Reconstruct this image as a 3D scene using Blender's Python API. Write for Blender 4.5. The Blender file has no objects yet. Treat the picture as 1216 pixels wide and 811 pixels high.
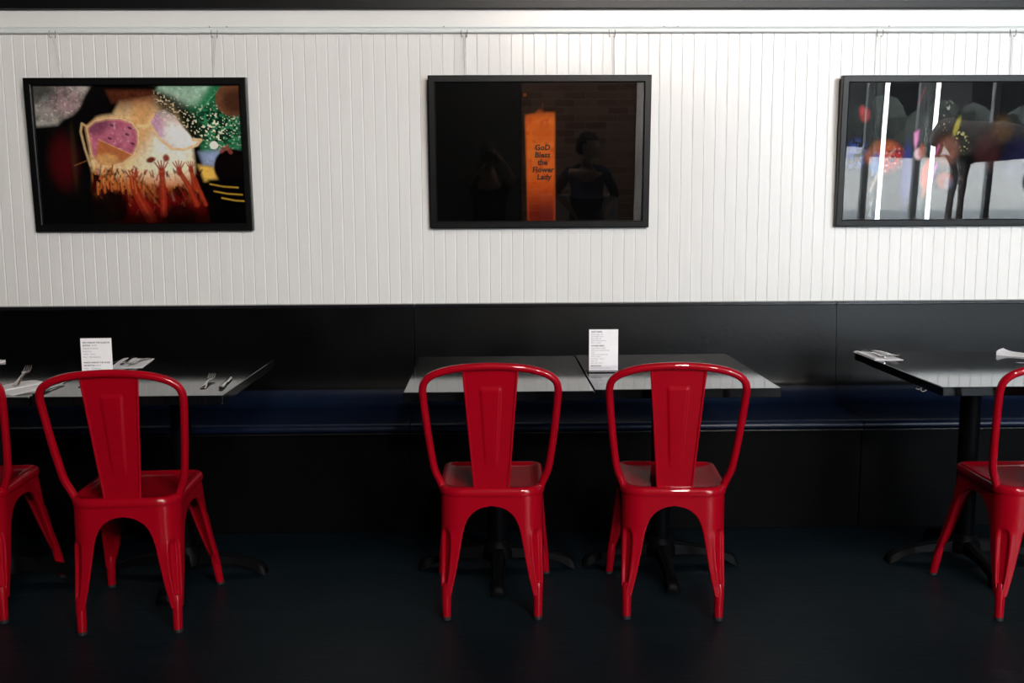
import bpy, bmesh, math, random
import numpy as np
from mathutils import Vector, Matrix

random.seed(7)
RNG = np.random.default_rng(11)
C = bpy.context.scene.collection
PI = math.pi
FILL, FILL_COL = 132, (1, .92, .85)  # strength and tint of the added fill globes
W = 4.493            # face of the panelled wall
H = 1.33348          # camera height

# ------------------------------------------------------------------ helpers
def link_mesh(name, me, mats, parent=None, smooth=None):
    o = bpy.data.objects.new(name, me)
    C.objects.link(o)
    if not isinstance(mats, (list, tuple)):
        mats = [mats]
    for m in mats:
        me.materials.append(m)
    if smooth is not None:
        me.polygons.foreach_set('use_smooth', [True] * len(me.polygons))
        me.set_sharp_from_angle(angle=math.radians(smooth))
    if parent is not None:
        o.parent = parent
    return o

def obj(name, bm, mat, parent=None, smooth=None):
    bmesh.ops.recalc_face_normals(bm, faces=bm.faces)
    me = bpy.data.meshes.new(name)
    bm.to_mesh(me); bm.free()
    return link_mesh(name, me, mat, parent, smooth)

def tag(o, label, cat, group=None):
    o['label'] = label; o['category'] = cat
    if group: o['group'] = group
    return o

def thing(name, label, cat, loc=(0, 0, 0), rotz=0, group=None):
    o = bpy.data.objects.new(name, None); C.objects.link(o)
    o.empty_display_size = .1
    o.location = loc; o.rotation_euler = (0, 0, rotz)
    return tag(o, label, cat, group)

def struct(o):
    o['kind'] = 'structure'; return o

def dup(root, loc, rotz, label, rot=None):
    r = root.copy(); C.objects.link(r)
    r.location = loc; r.rotation_euler = rot if rot else (0, 0, rotz)
    r['label'] = label
    for ch in list(root.children):
        c = ch.copy(); C.objects.link(c); c.parent = r
        for g in list(ch.children):
            d = g.copy(); C.objects.link(d); d.parent = c
    return r

def box(bm, lo, hi, bev=0, seg=2, mtx=None):
    x0, y0, z0 = lo; x1, y1, z1 = hi
    vs = [bm.verts.new(v) for v in ((x0,y0,z0),(x1,y0,z0),(x1,y1,z0),(x0,y1,z0),(x0,y0,z1),(x1,y0,z1),(x1,y1,z1),(x0,y1,z1))]
    fs = [bm.faces.new([vs[i] for i in f]) for f in ((3,2,1,0),(4,5,6,7),(0,1,5,4),(1,2,6,5),(2,3,7,6),(3,0,4,7))]
    out = vs
    if bev:
        es = list({e for f in fs for e in f.edges})
        r = bmesh.ops.bevel(bm, geom=es, offset=bev, segments=seg, affect='EDGES', profile=.5)
        out = list({v for f in r['faces'] for v in f.verts} | {v for v in vs if v.is_valid})
    if mtx is not None:
        for v in out: v.co = mtx @ v.co
    return out

def loft(bm, rings, closed=True, caps=True):
    vr = [[bm.verts.new(p) for p in r] for r in rings]
    n = len(vr[0])
    for a, b in zip(vr[:-1], vr[1:]):
        for i in range(n if closed else n - 1):
            j = (i + 1) % n
            try: bm.faces.new((a[i], a[j], b[j], b[i]))
            except ValueError: pass
    if caps and closed:
        bm.faces.new(vr[0][::-1]); bm.faces.new(vr[-1])
    return vr

def tube(bm, pts, rad, n=10, caps=True, flat=1.0):
    pts = [Vector(p) for p in pts]
    rads = rad if isinstance(rad, (list, tuple)) else [rad] * len(pts)
    rings = []; up = None
    for i, p in enumerate(pts):
        t = (pts[min(i + 1, len(pts) - 1)] - pts[max(i - 1, 0)]).normalized()
        if up is None:
            up = t.orthogonal().normalized()
            if abs(t.y) < .9: up = (Vector((0, 1, 0)) - t * t.y).normalized()
        else:
            up = (up - t * up.dot(t)).normalized()
        s = t.cross(up)
        rings.append([p + (up * math.cos(a) * flat + s * math.sin(a)) * rads[i] for a in [2 * PI * k / n for k in range(n)]])
    loft(bm, rings, True, caps)

def catmull(pts, m=6):
    P = [np.array(p, float) for p in pts]; P = [2 * P[0] - P[1]] + P + [2 * P[-1] - P[-2]]
    out = []
    for i in range(1, len(P) - 2):
        for k in range(m):
            t = k / m
            out.append(.5 * ((2 * P[i]) + (-P[i-1] + P[i+1]) * t + (2*P[i-1] - 5*P[i] + 4*P[i+1] - P[i+2]) * t*t + (-P[i-1] + 3*P[i] - 3*P[i+1] + P[i+2]) * t**3))
    out.append(P[-2])
    return [tuple(p) for p in out]

def lathe(bm, prof, n=24, cx=0, cy=0, caps=True):
    loft(bm, [[(cx + r * math.cos(2*PI*k/n), cy + r * math.sin(2*PI*k/n), z) for k in range(n)] for r, z in prof], True, caps)

def extrude_profile(bm, prof, x0, x1):
    """closed (y,z) profile swept along x"""
    loft(bm, [[(x0, y, z) for y, z in prof], [(x1, y, z) for y, z in prof]], True, True)

# ------------------------------------------------------------------ materials
def mat(name, col, rough=.5, metal=0, spec=.5, coat=0, coat_r=.05, nscale=0, namt=.15, bump=0, bscale=200, stretch=(1,1,1), rvar=0):
    m = bpy.data.materials.new(name); m.use_nodes = True
    nt = m.node_tree; b = nt.nodes['Principled BSDF']
    b.inputs['Base Color'].default_value = (*col, 1); b.inputs['Roughness'].default_value = rough
    b.inputs['Metallic'].default_value = metal; b.inputs['Specular IOR Level'].default_value = spec
    b.inputs['Coat Weight'].default_value = coat; b.inputs['Coat Roughness'].default_value = coat_r
    tc = nt.nodes.new('ShaderNodeTexCoord'); mp = nt.nodes.new('ShaderNodeMapping')
    mp.inputs['Scale'].default_value = stretch
    nt.links.new(tc.outputs['Object'], mp.inputs['Vector'])
    if nscale:
        n = nt.nodes.new('ShaderNodeTexNoise'); n.inputs['Scale'].default_value = nscale; n.inputs['Detail'].default_value = 5
        nt.links.new(mp.outputs[0], n.inputs['Vector'])
        r = nt.nodes.new('ShaderNodeValToRGB')
        r.color_ramp.elements[0].position = .3; r.color_ramp.elements[1].position = .7
        r.color_ramp.elements[0].color = (*[c * (1 - namt) for c in col], 1)
        r.color_ramp.elements[1].color = (*[min(1, c * (1 + namt)) for c in col], 1)
        nt.links.new(n.outputs['Fac'], r.inputs[0]); nt.links.new(r.outputs[0], b.inputs['Base Color'])
        if rvar:
            q = nt.nodes.new('ShaderNodeMapRange'); q.inputs[3].default_value = rough - rvar; q.inputs[4].default_value = rough + rvar
            nt.links.new(n.outputs['Fac'], q.inputs[0]); nt.links.new(q.outputs[0], b.inputs['Roughness'])
    if bump:
        n2 = nt.nodes.new('ShaderNodeTexNoise'); n2.inputs['Scale'].default_value = bscale; n2.inputs['Detail'].default_value = 3
        nt.links.new(mp.outputs[0], n2.inputs['Vector'])
        bp = nt.nodes.new('ShaderNodeBump'); bp.inputs['Strength'].default_value = bump; bp.inputs['Distance'].default_value = .002
        nt.links.new(n2.outputs['Fac'], bp.inputs['Height']); nt.links.new(bp.outputs[0], b.inputs['Normal'])
    return m

def emis(name, col, s):
    m = bpy.data.materials.new(name); m.use_nodes = True; nt = m.node_tree
    nt.nodes.remove(nt.nodes['Principled BSDF'])
    e = nt.nodes.new('ShaderNodeEmission'); e.inputs[0].default_value = (*col, 1); e.inputs[1].default_value = s
    nt.links.new(e.outputs[0], nt.nodes['Material Output'].inputs[0]); return m

def clear_mat(name, tint=(1, 1, 1), ior=1.5, rough=0.0):
    m = bpy.data.materials.new(name); m.use_nodes = True; nt = m.node_tree
    nt.nodes.remove(nt.nodes['Principled BSDF'])
    t = nt.nodes.new('ShaderNodeBsdfTransparent'); t.inputs[0].default_value = (*tint, 1)
    g = nt.nodes.new('ShaderNodeBsdfGlossy'); g.inputs['Roughness'].default_value = rough
    f = nt.nodes.new('ShaderNodeFresnel'); f.inputs[0].default_value = ior
    mx = nt.nodes.new('ShaderNodeMixShader')
    nt.links.new(f.outputs[0], mx.inputs[0]); nt.links.new(t.outputs[0], mx.inputs[1]); nt.links.new(g.outputs[0], mx.inputs[2])
    nt.links.new(mx.outputs[0], nt.nodes['Material Output'].inputs[0]); return m

def print_mat(name, rough=.4):
    m = bpy.data.materials.new(name); m.use_nodes = True; nt = m.node_tree; b = nt.nodes['Principled BSDF']
    a = nt.nodes.new('ShaderNodeVertexColor'); a.layer_name = 'ink'
    nt.links.new(a.outputs[0], b.inputs['Base Color']); b.inputs['Roughness'].default_value = rough
    b.inputs['Specular IOR Level'].default_value = .02
    return m

M = {}
M['white'] = mat('white_gloss_paint', (.80, .79, .775), .22, nscale=3, namt=.02, bump=.12, bscale=14, stretch=(14, 14, .6), rvar=.05)
M['trimwhite'] = mat('white_trim_paint', (.80, .80, .78), .28, nscale=4, namt=.02)
M['railwhite'] = mat('cool_white_rail', (.74, .78, .78), .3, nscale=4, namt=.02)
M['black'] = mat('black_paint', (.003, .003, .0034), .38, spec=.25, nscale=5, namt=.3, bump=.15, bscale=60)
M['bench'] = mat('black_vinyl', (.0009, .00095, .0012), .30, spec=.13, nscale=6, namt=.25, bump=.25, bscale=45, rvar=.06)
M['navyvinyl'] = mat('navy_black_vinyl', (.0030, .0072, .022), .32, spec=.25, nscale=6, namt=.25, bump=.2, bscale=45)
M['benchbase'] = mat('black_base_paint', (.0012, .0012, .0014), .5, spec=.04, nscale=5, namt=.3)
M['cap'] = mat('black_cap_lacquer', (.006, .006, .008), .22, nscale=5, namt=.2)
M['red'] = mat('red_enamel', (.315, .0006, .0085), .42, spec=.05, coat=.9, coat_r=.035, nscale=4, namt=.05, bump=.05, bscale=90)
M['rubber'] = mat('black_rubber', (.006, .006, .006), .7, nscale=30)
M['table'] = mat('black_laminate', (.003, .0033, .004), .072, spec=.42, nscale=22, namt=.2, bump=.015, bscale=160, stretch=(4, .6, 1), rvar=.02)
M['iron'] = mat('black_cast_iron', (.0018, .002, .0026), .45, spec=.06, nscale=20, namt=.3, bump=.2, bscale=120)
M['steel'] = mat('polished_steel', (.50, .49, .48), .10, metal=1, nscale=10, namt=.05)
M['paper'] = mat('white_paper', (.90, .89, .92), .7, nscale=30, namt=.02)
M['napkin'] = mat('white_paper_napkin', (.78, .77, .79), .85, nscale=60, namt=.03, bump=.1, bscale=400)
M['blacknapkin'] = mat('black_cloth_napkin', (.008, .008, .008), .9, nscale=60, namt=.2)
M['ink'] = mat('grey_purple_ink', (.33, .30, .37), .7, nscale=20)
M['inkdark'] = mat('dark_ink', (.12, .10, .14), .7, nscale=20)
M['frame'] = mat('black_satin_frame', (.003, .0029, .003), .33, spec=.27, nscale=12, namt=.2, stretch=(1, 1, 6))
M['wire'] = mat('grey_hanging_wire', (.42, .40, .40), .4, metal=.6, nscale=20)
M['hook'] = mat('brass_grey_hook', (.22, .20, .18), .4, metal=.7, nscale=20)
M['nail'] = mat('dark_nail_head', (.05, .04, .04), .6, nscale=20)
M['acrylic'] = clear_mat('clear_acrylic', (.99, .99, 1.0), 1.49)
M['picglass'] = clear_mat('picture_glass', (1, 1, 1), 1.52)
M['winglass'] = clear_mat('window_glass', (.96, .98, .98), 1.5)

# floor: dark blue-black painted planks
def floor_mat():
    m = bpy.data.materials.new('dark_painted_planks'); m.use_nodes = True; nt = m.node_tree; b = nt.nodes['Principled BSDF']
    tc = nt.nodes.new('ShaderNodeTexCoord')
    br = nt.nodes.new('ShaderNodeTexBrick'); br.inputs['Scale'].default_value = 1
    br.inputs['Brick Width'].default_value = 1.6; br.inputs['Row Height'].default_value = .11
    br.inputs['Mortar Size'].default_value = .0016; br.inputs['Mortar Smooth'].default_value = .2
    br.inputs['Color1'].default_value = (.0018, .0078, .0120, 1); br.inputs['Color2'].default_value = (.0026, .0098, .0148, 1)
    br.inputs['Mortar'].default_value = (.001, .003, .004, 1)
    nt.links.new(tc.outputs['Object'], br.inputs['Vector'])
    mp = nt.nodes.new('ShaderNodeMapping'); mp.inputs['Scale'].default_value = (1.2, 14, 1)
    n = nt.nodes.new('ShaderNodeTexNoise'); n.inputs['Scale'].default_value = 6; n.inputs['Detail'].default_value = 6
    nt.links.new(tc.outputs['Object'], mp.inputs[0]); nt.links.new(mp.outputs[0], n.inputs['Vector'])
    mx = nt.nodes.new('ShaderNodeMix'); mx.data_type = 'RGBA'; mx.blend_type = 'MULTIPLY'; mx.inputs['Factor'].default_value = .5
    nt.links.new(br.outputs['Color'], mx.inputs[6]); nt.links.new(n.outputs['Color'], mx.inputs[7])
    nt.links.new(mx.outputs[2], b.inputs['Base Color'])
    q = nt.nodes.new('ShaderNodeMapRange'); q.inputs[3].default_value = .34; q.inputs[4].default_value = .6
    nt.links.new(n.outputs['Fac'], q.inputs[0]); nt.links.new(q.outputs[0], b.inputs['Roughness'])
    bp = nt.nodes.new('ShaderNodeBump'); bp.inputs['Strength'].default_value = .25; bp.inputs['Distance'].default_value = .003
    ad = nt.nodes.new('ShaderNodeMath'); ad.operation = 'SUBTRACT'
    nt.links.new(n.outputs['Fac'], ad.inputs[0]); nt.links.new(br.outputs['Fac'], ad.inputs[1])
    nt.links.new(ad.outputs[0], bp.inputs['Height']); nt.links.new(bp.outputs[0], b.inputs['Normal'])
    b.inputs['Specular IOR Level'].default_value = .2
    return m
M['floor'] = floor_mat()

def brick_mat():
    m = bpy.data.materials.new('old_brown_brick'); m.use_nodes = True; nt = m.node_tree; b = nt.nodes['Principled BSDF']
    tc = nt.nodes.new('ShaderNodeTexCoord'); mp = nt.nodes.new('ShaderNodeMapping'); mp.inputs['Rotation'].default_value = (PI/2, 0, 0)
    br = nt.nodes.new('ShaderNodeTexBrick'); br.inputs['Scale'].default_value = 1
    br.inputs['Brick Width'].default_value = .21; br.inputs['Row Height'].default_value = .072; br.inputs['Mortar Size'].default_value = .006
    br.inputs['Color1'].default_value = (.30, .13, .08, 1); br.inputs['Color2'].default_value = (.46, .27, .19, 1); br.inputs['Mortar'].default_value = (.42, .34, .28, 1)
    nt.links.new(tc.outputs['Object'], mp.inputs[0]); nt.links.new(mp.outputs[0], br.inputs['Vector'])
    nt.links.new(br.outputs['Color'], b.inputs['Base Color']); b.inputs['Roughness'].default_value = .9
    return m
M['brick'] = brick_mat()
M['darkwall'] = mat('dark_room_paint', (.004, .004, .0042), .8, nscale=3, namt=.2)
M['plaster'] = mat('pale_facade_render', (.62, .60, .57), .9, nscale=2, namt=.1)
M['asphalt'] = mat('sunlit_pale_road', (.40, .385, .37), .95, nscale=1.5, namt=.12, bump=.3, bscale=40)
M['alu'] = mat('grey_aluminium', (.30, .32, .33), .35, metal=.7, nscale=8, namt=.1)
M['leaf'] = mat('dark_green_leaves', (.014, .020, .014), .8, nscale=5, namt=.5)

# ------------------------------------------------------------------ camera
f_px, th, psi, ro = 1202.427, .131115, .0212203, -.00495683
fw = Vector((math.sin(psi) * math.cos(th), math.cos(psi) * math.cos(th), -math.sin(th)))
rt = Vector((math.cos(psi), -math.sin(psi), 0)); up = rt.cross(fw)
c_, s_ = math.cos(ro), math.sin(ro)
r2 = rt * c_ + up * s_; u2 = up * c_ - rt * s_
cam_d = bpy.data.cameras.new('camera'); cam = bpy.data.objects.new('camera', cam_d); C.objects.link(cam)
cam_d.sensor_width = 36; cam_d.lens = 36 * f_px / 1216; cam_d.clip_start = .05; cam_d.clip_end = 200
mw = Matrix((r2, u2, -fw)).transposed().to_4x4(); mw.translation = (0, 0, H)
cam.matrix_world = mw
bpy.context.scene.camera = cam

# ------------------------------------------------------------------ room shell
XL, XR = -5.2, 13.0
CZ = 4.6
bm = bmesh.new(); box(bm, (XL, -5.6, -.1), (XR, W + .02, 0)); struct(obj('floor', bm, M['floor']))
bm = bmesh.new(); box(bm, (XL, -5.6, CZ), (XR, W + .3, CZ + .1)); struct(obj('ceiling', bm, M['darkwall']))

# panelled wall: tongue-and-groove boards with real V grooves
P_B, PH = .04946, .048
Z0, Z1 = .885, 2.10
bm = bmesh.new()
i0 = int(math.floor((XL + .2 - PH) / P_B)); i1 = int(math.ceil((XR - .1 - PH) / P_B))
prof = []
for i in range(i0, i1 + 1):
    g = PH + i * P_B
    t = random.uniform(-.0005, .0005); q = random.uniform(-.0004, .0004)
    prof += [(g - .0036, W + t), (g - .0006, W + .0024), (g + .0006, W + .0024), (g + .0036, W + q)]
x0, x1 = prof[0][0], prof[-1][0]
ring = prof + [(x1, W + .06), (x0, W + .06)]
loft(bm, [[(x, y, Z0) for x, y in ring], [(x, y, Z1) for x, y in ring]], True, True)
struct(obj('wall_back', bm, M['white']))
bm = bmesh.new(); box(bm, (XL, W + .065, 0), (XR, W + .25, CZ)); struct(obj('wall_core', bm, M['darkwall']))
# fascia board, picture rail, black soffit
bm = bmesh.new(); box(bm, (x0, W - .010, 2.104), (x1, W + .06, 2.185), .002); struct(obj('trim_1', bm, M['trimwhite']))
bm = bmesh.new()
extrude_profile(bm, [(W + .04, 2.107), (W - .016, 2.107), (W - .019, 2.105), (W - .019, 2.102), (W - .015, 2.0995), (W - .019, 2.097), (W - .022, 2.092), (W - .022, 2.083), (W - .019, 2.079), (W - .014, 2.078), (W + .04, 2.078)], x0, x1)
rail = struct(obj('trim_2', bm, M['railwhite'], None, 30))
bm = bmesh.new(); box(bm, (x0, W - .035, 2.176), (x1, W + .06, CZ), .003); struct(obj('trim_3', bm, M['black']))
# nail heads in the picture rail
bm = bmesh.new()
for x in (-1.187, -1.113, -.19, .755, .815, 1.73):
    r = bmesh.ops.create_cone(bm, cap_ends=True, segments=10, radius1=.0027, radius2=.0022, depth=.003)
    bmesh.ops.rotate(bm, verts=r['verts'], cent=(0, 0, 0), matrix=Matrix.Rotation(PI/2, 3, 'X'))
    bmesh.ops.translate(bm, verts=r['verts'], vec=(x, W - .0195, 2.1035))
obj('nail_heads', bm, M['nail'], rail)

# the rest of the room (behind and beside the camera)
bm = bmesh.new(); box(bm, (XL - .15, -5.6, 0), (XL, W + .25, CZ)); struct(obj('wall_left', bm, M['darkwall']))
bm = bmesh.new(); box(bm, (XR, -5.6, 0), (XR + .15, W + .25, CZ)); struct(obj('wall_right', bm, M['darkwall']))
bm = bmesh.new(); box(bm, (XL, -5.6, 0), (3.52, -5.45, CZ)); struct(obj('wall_rear', bm, M['darkwall']))
bm = bmesh.new(); box(bm, (.32, -1.5, 0), (1.43, -1.2, 2.25)); struct(obj('wall_pier', bm, M['brick']))

# shop front: sill, head, mullions, panes
SY = -5.5
def mullion(x, w=.06):
    bm = bmesh.new(); box(bm, (x - w/2, SY - .05, .08), (x + w/2, SY + .05, 4.45), .004); return bm
bm = bmesh.new(); box(bm, (3.52, SY - .06, -.1), (XR, SY + .06, .08), .004); struct(obj('wall_sill', bm, M['darkwall']))
bm = bmesh.new(); box(bm, (3.52, SY - .06, 4.45), (XR, SY + .06, CZ), .004); struct(obj('wall_head', bm, M['darkwall']))
mx = [3.55, 5.32, 6.05, 7.10, 8.6, 10.1, 11.6, XR - .03]
for i, x in enumerate(mx):
    struct(obj('trim_%d' % (4 + i), mullion(x, .08), M['alu']))
bm = bmesh.new(); box(bm, (2.04, -5.45, 0), (2.17, -5.40, CZ), .004); struct(obj('trim_20', bm, M['trimwhite']))
for i, (a, b) in enumerate(zip(mx[:-1], mx[1:])):
    bm = bmesh.new(); box(bm, (a + .04, SY - .003, .08), (b - .04, SY + .003, 4.45)); struct(obj('window_%d' % (i + 1), bm, M['winglass']))

# ------------------------------------------------------------------ picture prints (procedural paint on a fine grid)
def smooth(a, b, x):
    t = np.clip((x - a) / (b - a), 0, 1); return t * t * (3 - 2 * t)
def vnoise(X, Y, s, seed):
    r = np.random.default_rng(seed); g = r.random((64, 64))
    x = X / s; y = Y / s; xi = np.floor(x).astype(int); yi = np.floor(y).astype(int); fx = x - xi; fy = y - yi
    fx = fx*fx*(3-2*fx); fy = fy*fy*(3-2*fy)
    G = lambda i, j: g[i % 64, j % 64]
    return (G(xi, yi)*(1-fx) + G(xi+1, yi)*fx)*(1-fy) + (G(xi, yi+1)*(1-fx) + G(xi+1, yi+1)*fx)*fy
def fbm(X, Y, s, seed):
    return .5*vnoise(X, Y, s, seed) + .3*vnoise(X, Y, s/2.1, seed+1) + .2*vnoise(X, Y, s/4.3, seed+2)
class Paint:
    def __init__(s, w, h, nx, ny):
        s.X, s.Y = np.meshgrid(np.linspace(0, w, nx), np.linspace(0, h, ny)); s.c = np.zeros((ny, nx, 3)); s.nx, s.ny = nx, ny
    def lay(s, mask, col, a=1.0):
        m = (np.clip(mask, 0, 1) * a)[..., None]; col = np.asarray(col, float) / 255
        s.c = s.c * (1 - m) + (col ** 2.2) * m
    def ell(s, cx, cy, rx, ry, rot=0, soft=.15):
        c, n = math.cos(rot), math.sin(rot); x = s.X - cx; y = s.Y - cy
        d = np.hypot((x*c + y*n)/rx, (-x*n + y*c)/ry); return 1 - smooth(1 - soft, 1 + soft, d)
    def _seg(s, a, b):
        ax, ay = a; bx, by = b; dx, dy = bx-ax, by-ay
        t = np.clip(((s.X-ax)*dx + (s.Y-ay)*dy) / (dx*dx + dy*dy + 1e-9), 0, 1)
        return np.hypot(s.X-ax-t*dx, s.Y-ay-t*dy), t
    def poly(s, pts, soft=6):
        ins = np.zeros(s.X.shape, bool); d = np.full(s.X.shape, 1e9); n = len(pts)
        for i in range(n):
            (x1, y1), (x2, y2) = pts[i], pts[(i+1) % n]
            cond = ((y1 > s.Y) != (y2 > s.Y)) & (s.X < (x2-x1)*(s.Y-y1)/((y2-y1) or 1e-9) + x1); ins ^= cond
            d = np.minimum(d, s._seg(pts[i], pts[(i+1) % n])[0])
        return smooth(-soft, soft, np.where(ins, d, -d))
    def line(s, pts, w, w2=None, soft=2.5, closed=False):
        m = np.zeros(s.X.shape); pts = list(pts) + ([pts[0]] if closed else []); n = len(pts) - 1
        for i in range(n):
            d, t = s._seg(pts[i], pts[i+1]); ww = w if w2 is None else w + (w2-w)*((i+t)/n)
            m = np.maximum(m, 1 - smooth(ww/2 - soft, ww/2 + soft, d))
        return m
    def mesh(s, name, x0, x1, z0, z1, y, parent):
        nx, ny = s.nx, s.ny
        xs = np.linspace(x0, x1, nx); zs = np.linspace(z1, z0, ny)
        v = np.zeros((ny, nx, 3)); v[..., 0] = xs; v[..., 1] = y; v[..., 2] = zs[:, None]
        i = np.arange(ny*nx).reshape(ny, nx)
        q = np.stack([i[:-1, :-1], i[1:, :-1], i[1:, 1:], i[:-1, 1:]], -1).reshape(-1, 4)
        me = bpy.data.meshes.new(name); me.from_pydata(v.reshape(-1, 3).tolist(), [], q.tolist())
        ca = me.color_attributes.new('ink', 'FLOAT_COLOR', 'POINT')
        col = np.ones((ny*nx, 4), np.float32); col[:, :3] = np.clip(s.c, 0, 1).reshape(-1, 3)
        ca.data.foreach_set('color', col.ravel())
        return link_mesh(name, me, print_mat(name + '_ink'), parent)

def paint_festival():
    p = Paint(1110, 770, 400, 280); X, Y = p.X + 10, p.Y + 30
    p.X, p.Y = X, Y
    n1 = fbm(X, Y, 90, 1); n2 = fbm(X, Y, 30, 5); n3 = vnoise(X, Y, 9, 9); n4 = vnoise(X, Y, 14, 13)
    p.lay(np.ones_like(X), (4, 3, 4))
    sm = p.poly([(10, 30), (330, 30), (285, 90), (262, 150), (215, 190), (160, 215), (130, 245), (10, 255)], 16)
    p.lay(sm * (.35 + .9*n1), (190, 182, 175)); p.lay(sm * p.ell(185, 120, 95, 80, 0, .6), (178, 140, 146), .7)
    p.lay(sm * (n3 > .82), (235, 232, 220), .6); p.lay(p.poly([(60, 88), (95, 88), (95, 122), (60, 122)], 5), (205, 200, 198))
    p.lay(sm * p.ell(40, 60, 110, 70, 0, .7), (26, 36, 30), .85); p.lay(sm * smooth(.45, .75, n2), (70, 72, 66), .6)
    # green foliage / confetti side
    gr = p.poly([(620, 30), (1110, 30), (1110, 380), (900, 420), (880, 240), (790, 110), (680, 60)], 22)
    p.lay(gr, (22, 98, 62)); p.lay(gr * n1, (70, 160, 112), .8)
    p.lay(p.poly([(640, 30), (960, 30), (880, 130), (800, 150), (700, 70)], 30) * (.4+.6*n2), (196, 222, 202), .95)
    p.lay(p.line([(830, 130), (950, 20)], 5), (170, 220, 190), .5); p.lay(p.line([(880, 190), (1000, 60)], 4), (120, 200, 150), .5)
    # skin of the face
    face = p.poly([(430, 125), (520, 100), (660, 90), (760, 150), (840, 330), (850, 480), (835, 590), (700, 640), (560, 640), (440, 560), (300, 500), (290, 440), (340, 210)], 18)
    p.lay(face, (246, 206, 150)); p.lay(face * smooth(.5, .8, n2), (255, 232, 190), .6)
    p.lay(face * (1 - smooth(90, 240, Y)), (128, 84, 66), .95)
    p.lay(face * p.ell(700, 430, 150, 130, 0, .6), (255, 244, 214), .95)
    p.lay(face * p.ell(760, 350, 120, 80, 0, .7), (255, 252, 240), .9)
    p.lay(face * p.ell(580, 250, 60, 140, .1, .7), (226, 158, 92), .7)
    p.lay(face * smooth(470, 620, Y), (205, 96, 48), .9)
    # hair
    p.lay(p.poly([(330, 30), (690, 30), (640, 95), (470, 118), (430, 190), (300, 205), (255, 240), (245, 500), (300, 640), (170, 660), (120, 300), (240, 190), (270, 130)], 14), (12, 8, 10))
    p.lay(p.poly([(400, 60), (660, 60), (650, 120), (430, 130)], 16) * (.3 + .7*n2), (118, 62, 42), .7)
    afro = p.poly([(650, 70), (760, 90), (850, 150), (905, 240), (905, 330), (830, 300), (760, 270), (690, 190)], 24)
    p.lay(afro * (.5+.5*n2), (34, 40, 24), .95); p.lay(afro * (n3 > .72), (226, 206, 170), .8); p.lay(afro * (n4 < .2), (14, 18, 12), .8)
    conf = p.ell(980, 260, 140, 110, .3, .5)
    p.lay(conf * (n4 > .45), (14, 22, 16), .9); p.lay(conf * (n3 > .74), (238, 228, 205), .95)
    p.lay(gr * (n3 > .9), (225, 240, 220), .7)
    # bubble, moon dot, dark head on the right
    p.lay(p.ell(1075, 112, 92, 92, 0, .08), (120, 78, 54)); p.lay(p.ell(1090, 120, 74, 70, 0, .5), (52, 30, 24), .8)
    p.lay(p.poly([(880, 400), (1000, 385), (960, 480), (900, 470)], 18), (150, 165, 200))
    p.lay(p.ell(962, 361, 23, 22, 0, .12), (255, 250, 235))
    p.lay(p.poly([(870, 470), (950, 480), (975, 560), (900, 560)], 14), (240, 190, 90))
    p.lay(p.ell(1055, 480, 98, 98, 0, .07), (16, 8, 10)); p.lay(p.poly([(920, 550), (1110, 540), (1110, 800), (900, 800)], 14), (8, 4, 5))
    for yy, x_ in ((590, 930), (630, 950), (668, 990)):
        p.lay(p.line([(x_, yy - 14), (x_ + 70, yy), (x_ + 150, yy + 6)], 9), (206, 160, 60), .75)
    p.lay(p.line([(1000, 395), (1030, 370), (1050, 400)], 22), (150, 70, 60), .8)
    # sunglasses
    L = [(285, 262), (330, 226), (400, 212), (470, 212), (530, 236), (560, 285), (556, 350), (525, 415), (470, 455), (400, 474), (335, 470), (300, 410)]
    p.lay(p.poly(L, 5), (186, 84, 116)); p.lay(p.poly(L, 5) * n2, (222, 140, 158), .7); p.lay(p.poly(L, 5) * (n4 > .86), (236, 190, 200), .5)
    p.lay(p.poly(L, 5) * p.ell(340, 250, 80, 50, -.4, .5), (112, 56, 84), .75)
    w = p.poly([(345, 328), (528, 418), (470, 455), (400, 472), (335, 468), (322, 430)], 4)
    p.lay(w, (196, 112, 66)); p.lay(w * p.ell(380, 440, 60, 34, 0, .5) , (232, 176, 112), .8)
    p.lay(p.line([(345, 328), (530, 418)], 5), (240, 190, 130), .6)
    for a, b in ((405, 322), (420, 250), (515, 265), (525, 350), (500, 300)):
        p.lay(p.ell(a, b, 12, 7, .4, .3), (70, 40, 66), .8)
    p.lay(p.line(L, 22, closed=True, soft=6), (232, 178, 120), .6); p.lay(p.line(L, 4, closed=True), (255, 232, 196), .75)
    p.lay(p.line([(285, 255), (262, 240), (252, 285), (268, 380), (290, 470)], 12, soft=4), (226, 186, 130), .85)
    p.lay(p.line([(560, 255), (590, 262), (615, 250)], 22, soft=5), (250, 210, 150), .9)
    R = [(622, 232), (650, 190), (700, 165), (760, 200), (800, 260), (850, 330), (895, 332), (870, 360), (800, 385), (735, 382), (665, 318)]
    p.lay(p.poly(R, 8), (240, 214, 206)); p.lay(p.poly(R, 8) * p.ell(655, 250, 45, 80, -.3, .5), (214, 148, 190), .8)
    p.lay(p.poly(R, 8) * p.ell(790, 320, 90, 60, .5, .7), (255, 255, 250)); p.lay(p.poly(R, 10) * smooth(260, 120, Y) * (n3 > .4), (60, 66, 46), .8)
    p.lay(p.line(R[5:] + R[:2], 15, soft=4), (250, 206, 150), .9)
    # nose shadow, mouth, crowd
    p.lay(p.ell(617, 440, 26, 15, -.3, .4), (120, 50, 34)); p.lay(p.ell(700, 430, 18, 20, 0, .4), (150, 70, 52))
    crowd = p.poly([(300, 480), (440, 500), (560, 560), (700, 600), (830, 560), (880, 620), (920, 800), (280, 800)], 14)
    p.lay(crowd * smooth(500, 640, Y), (88, 16, 14), .9)
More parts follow.
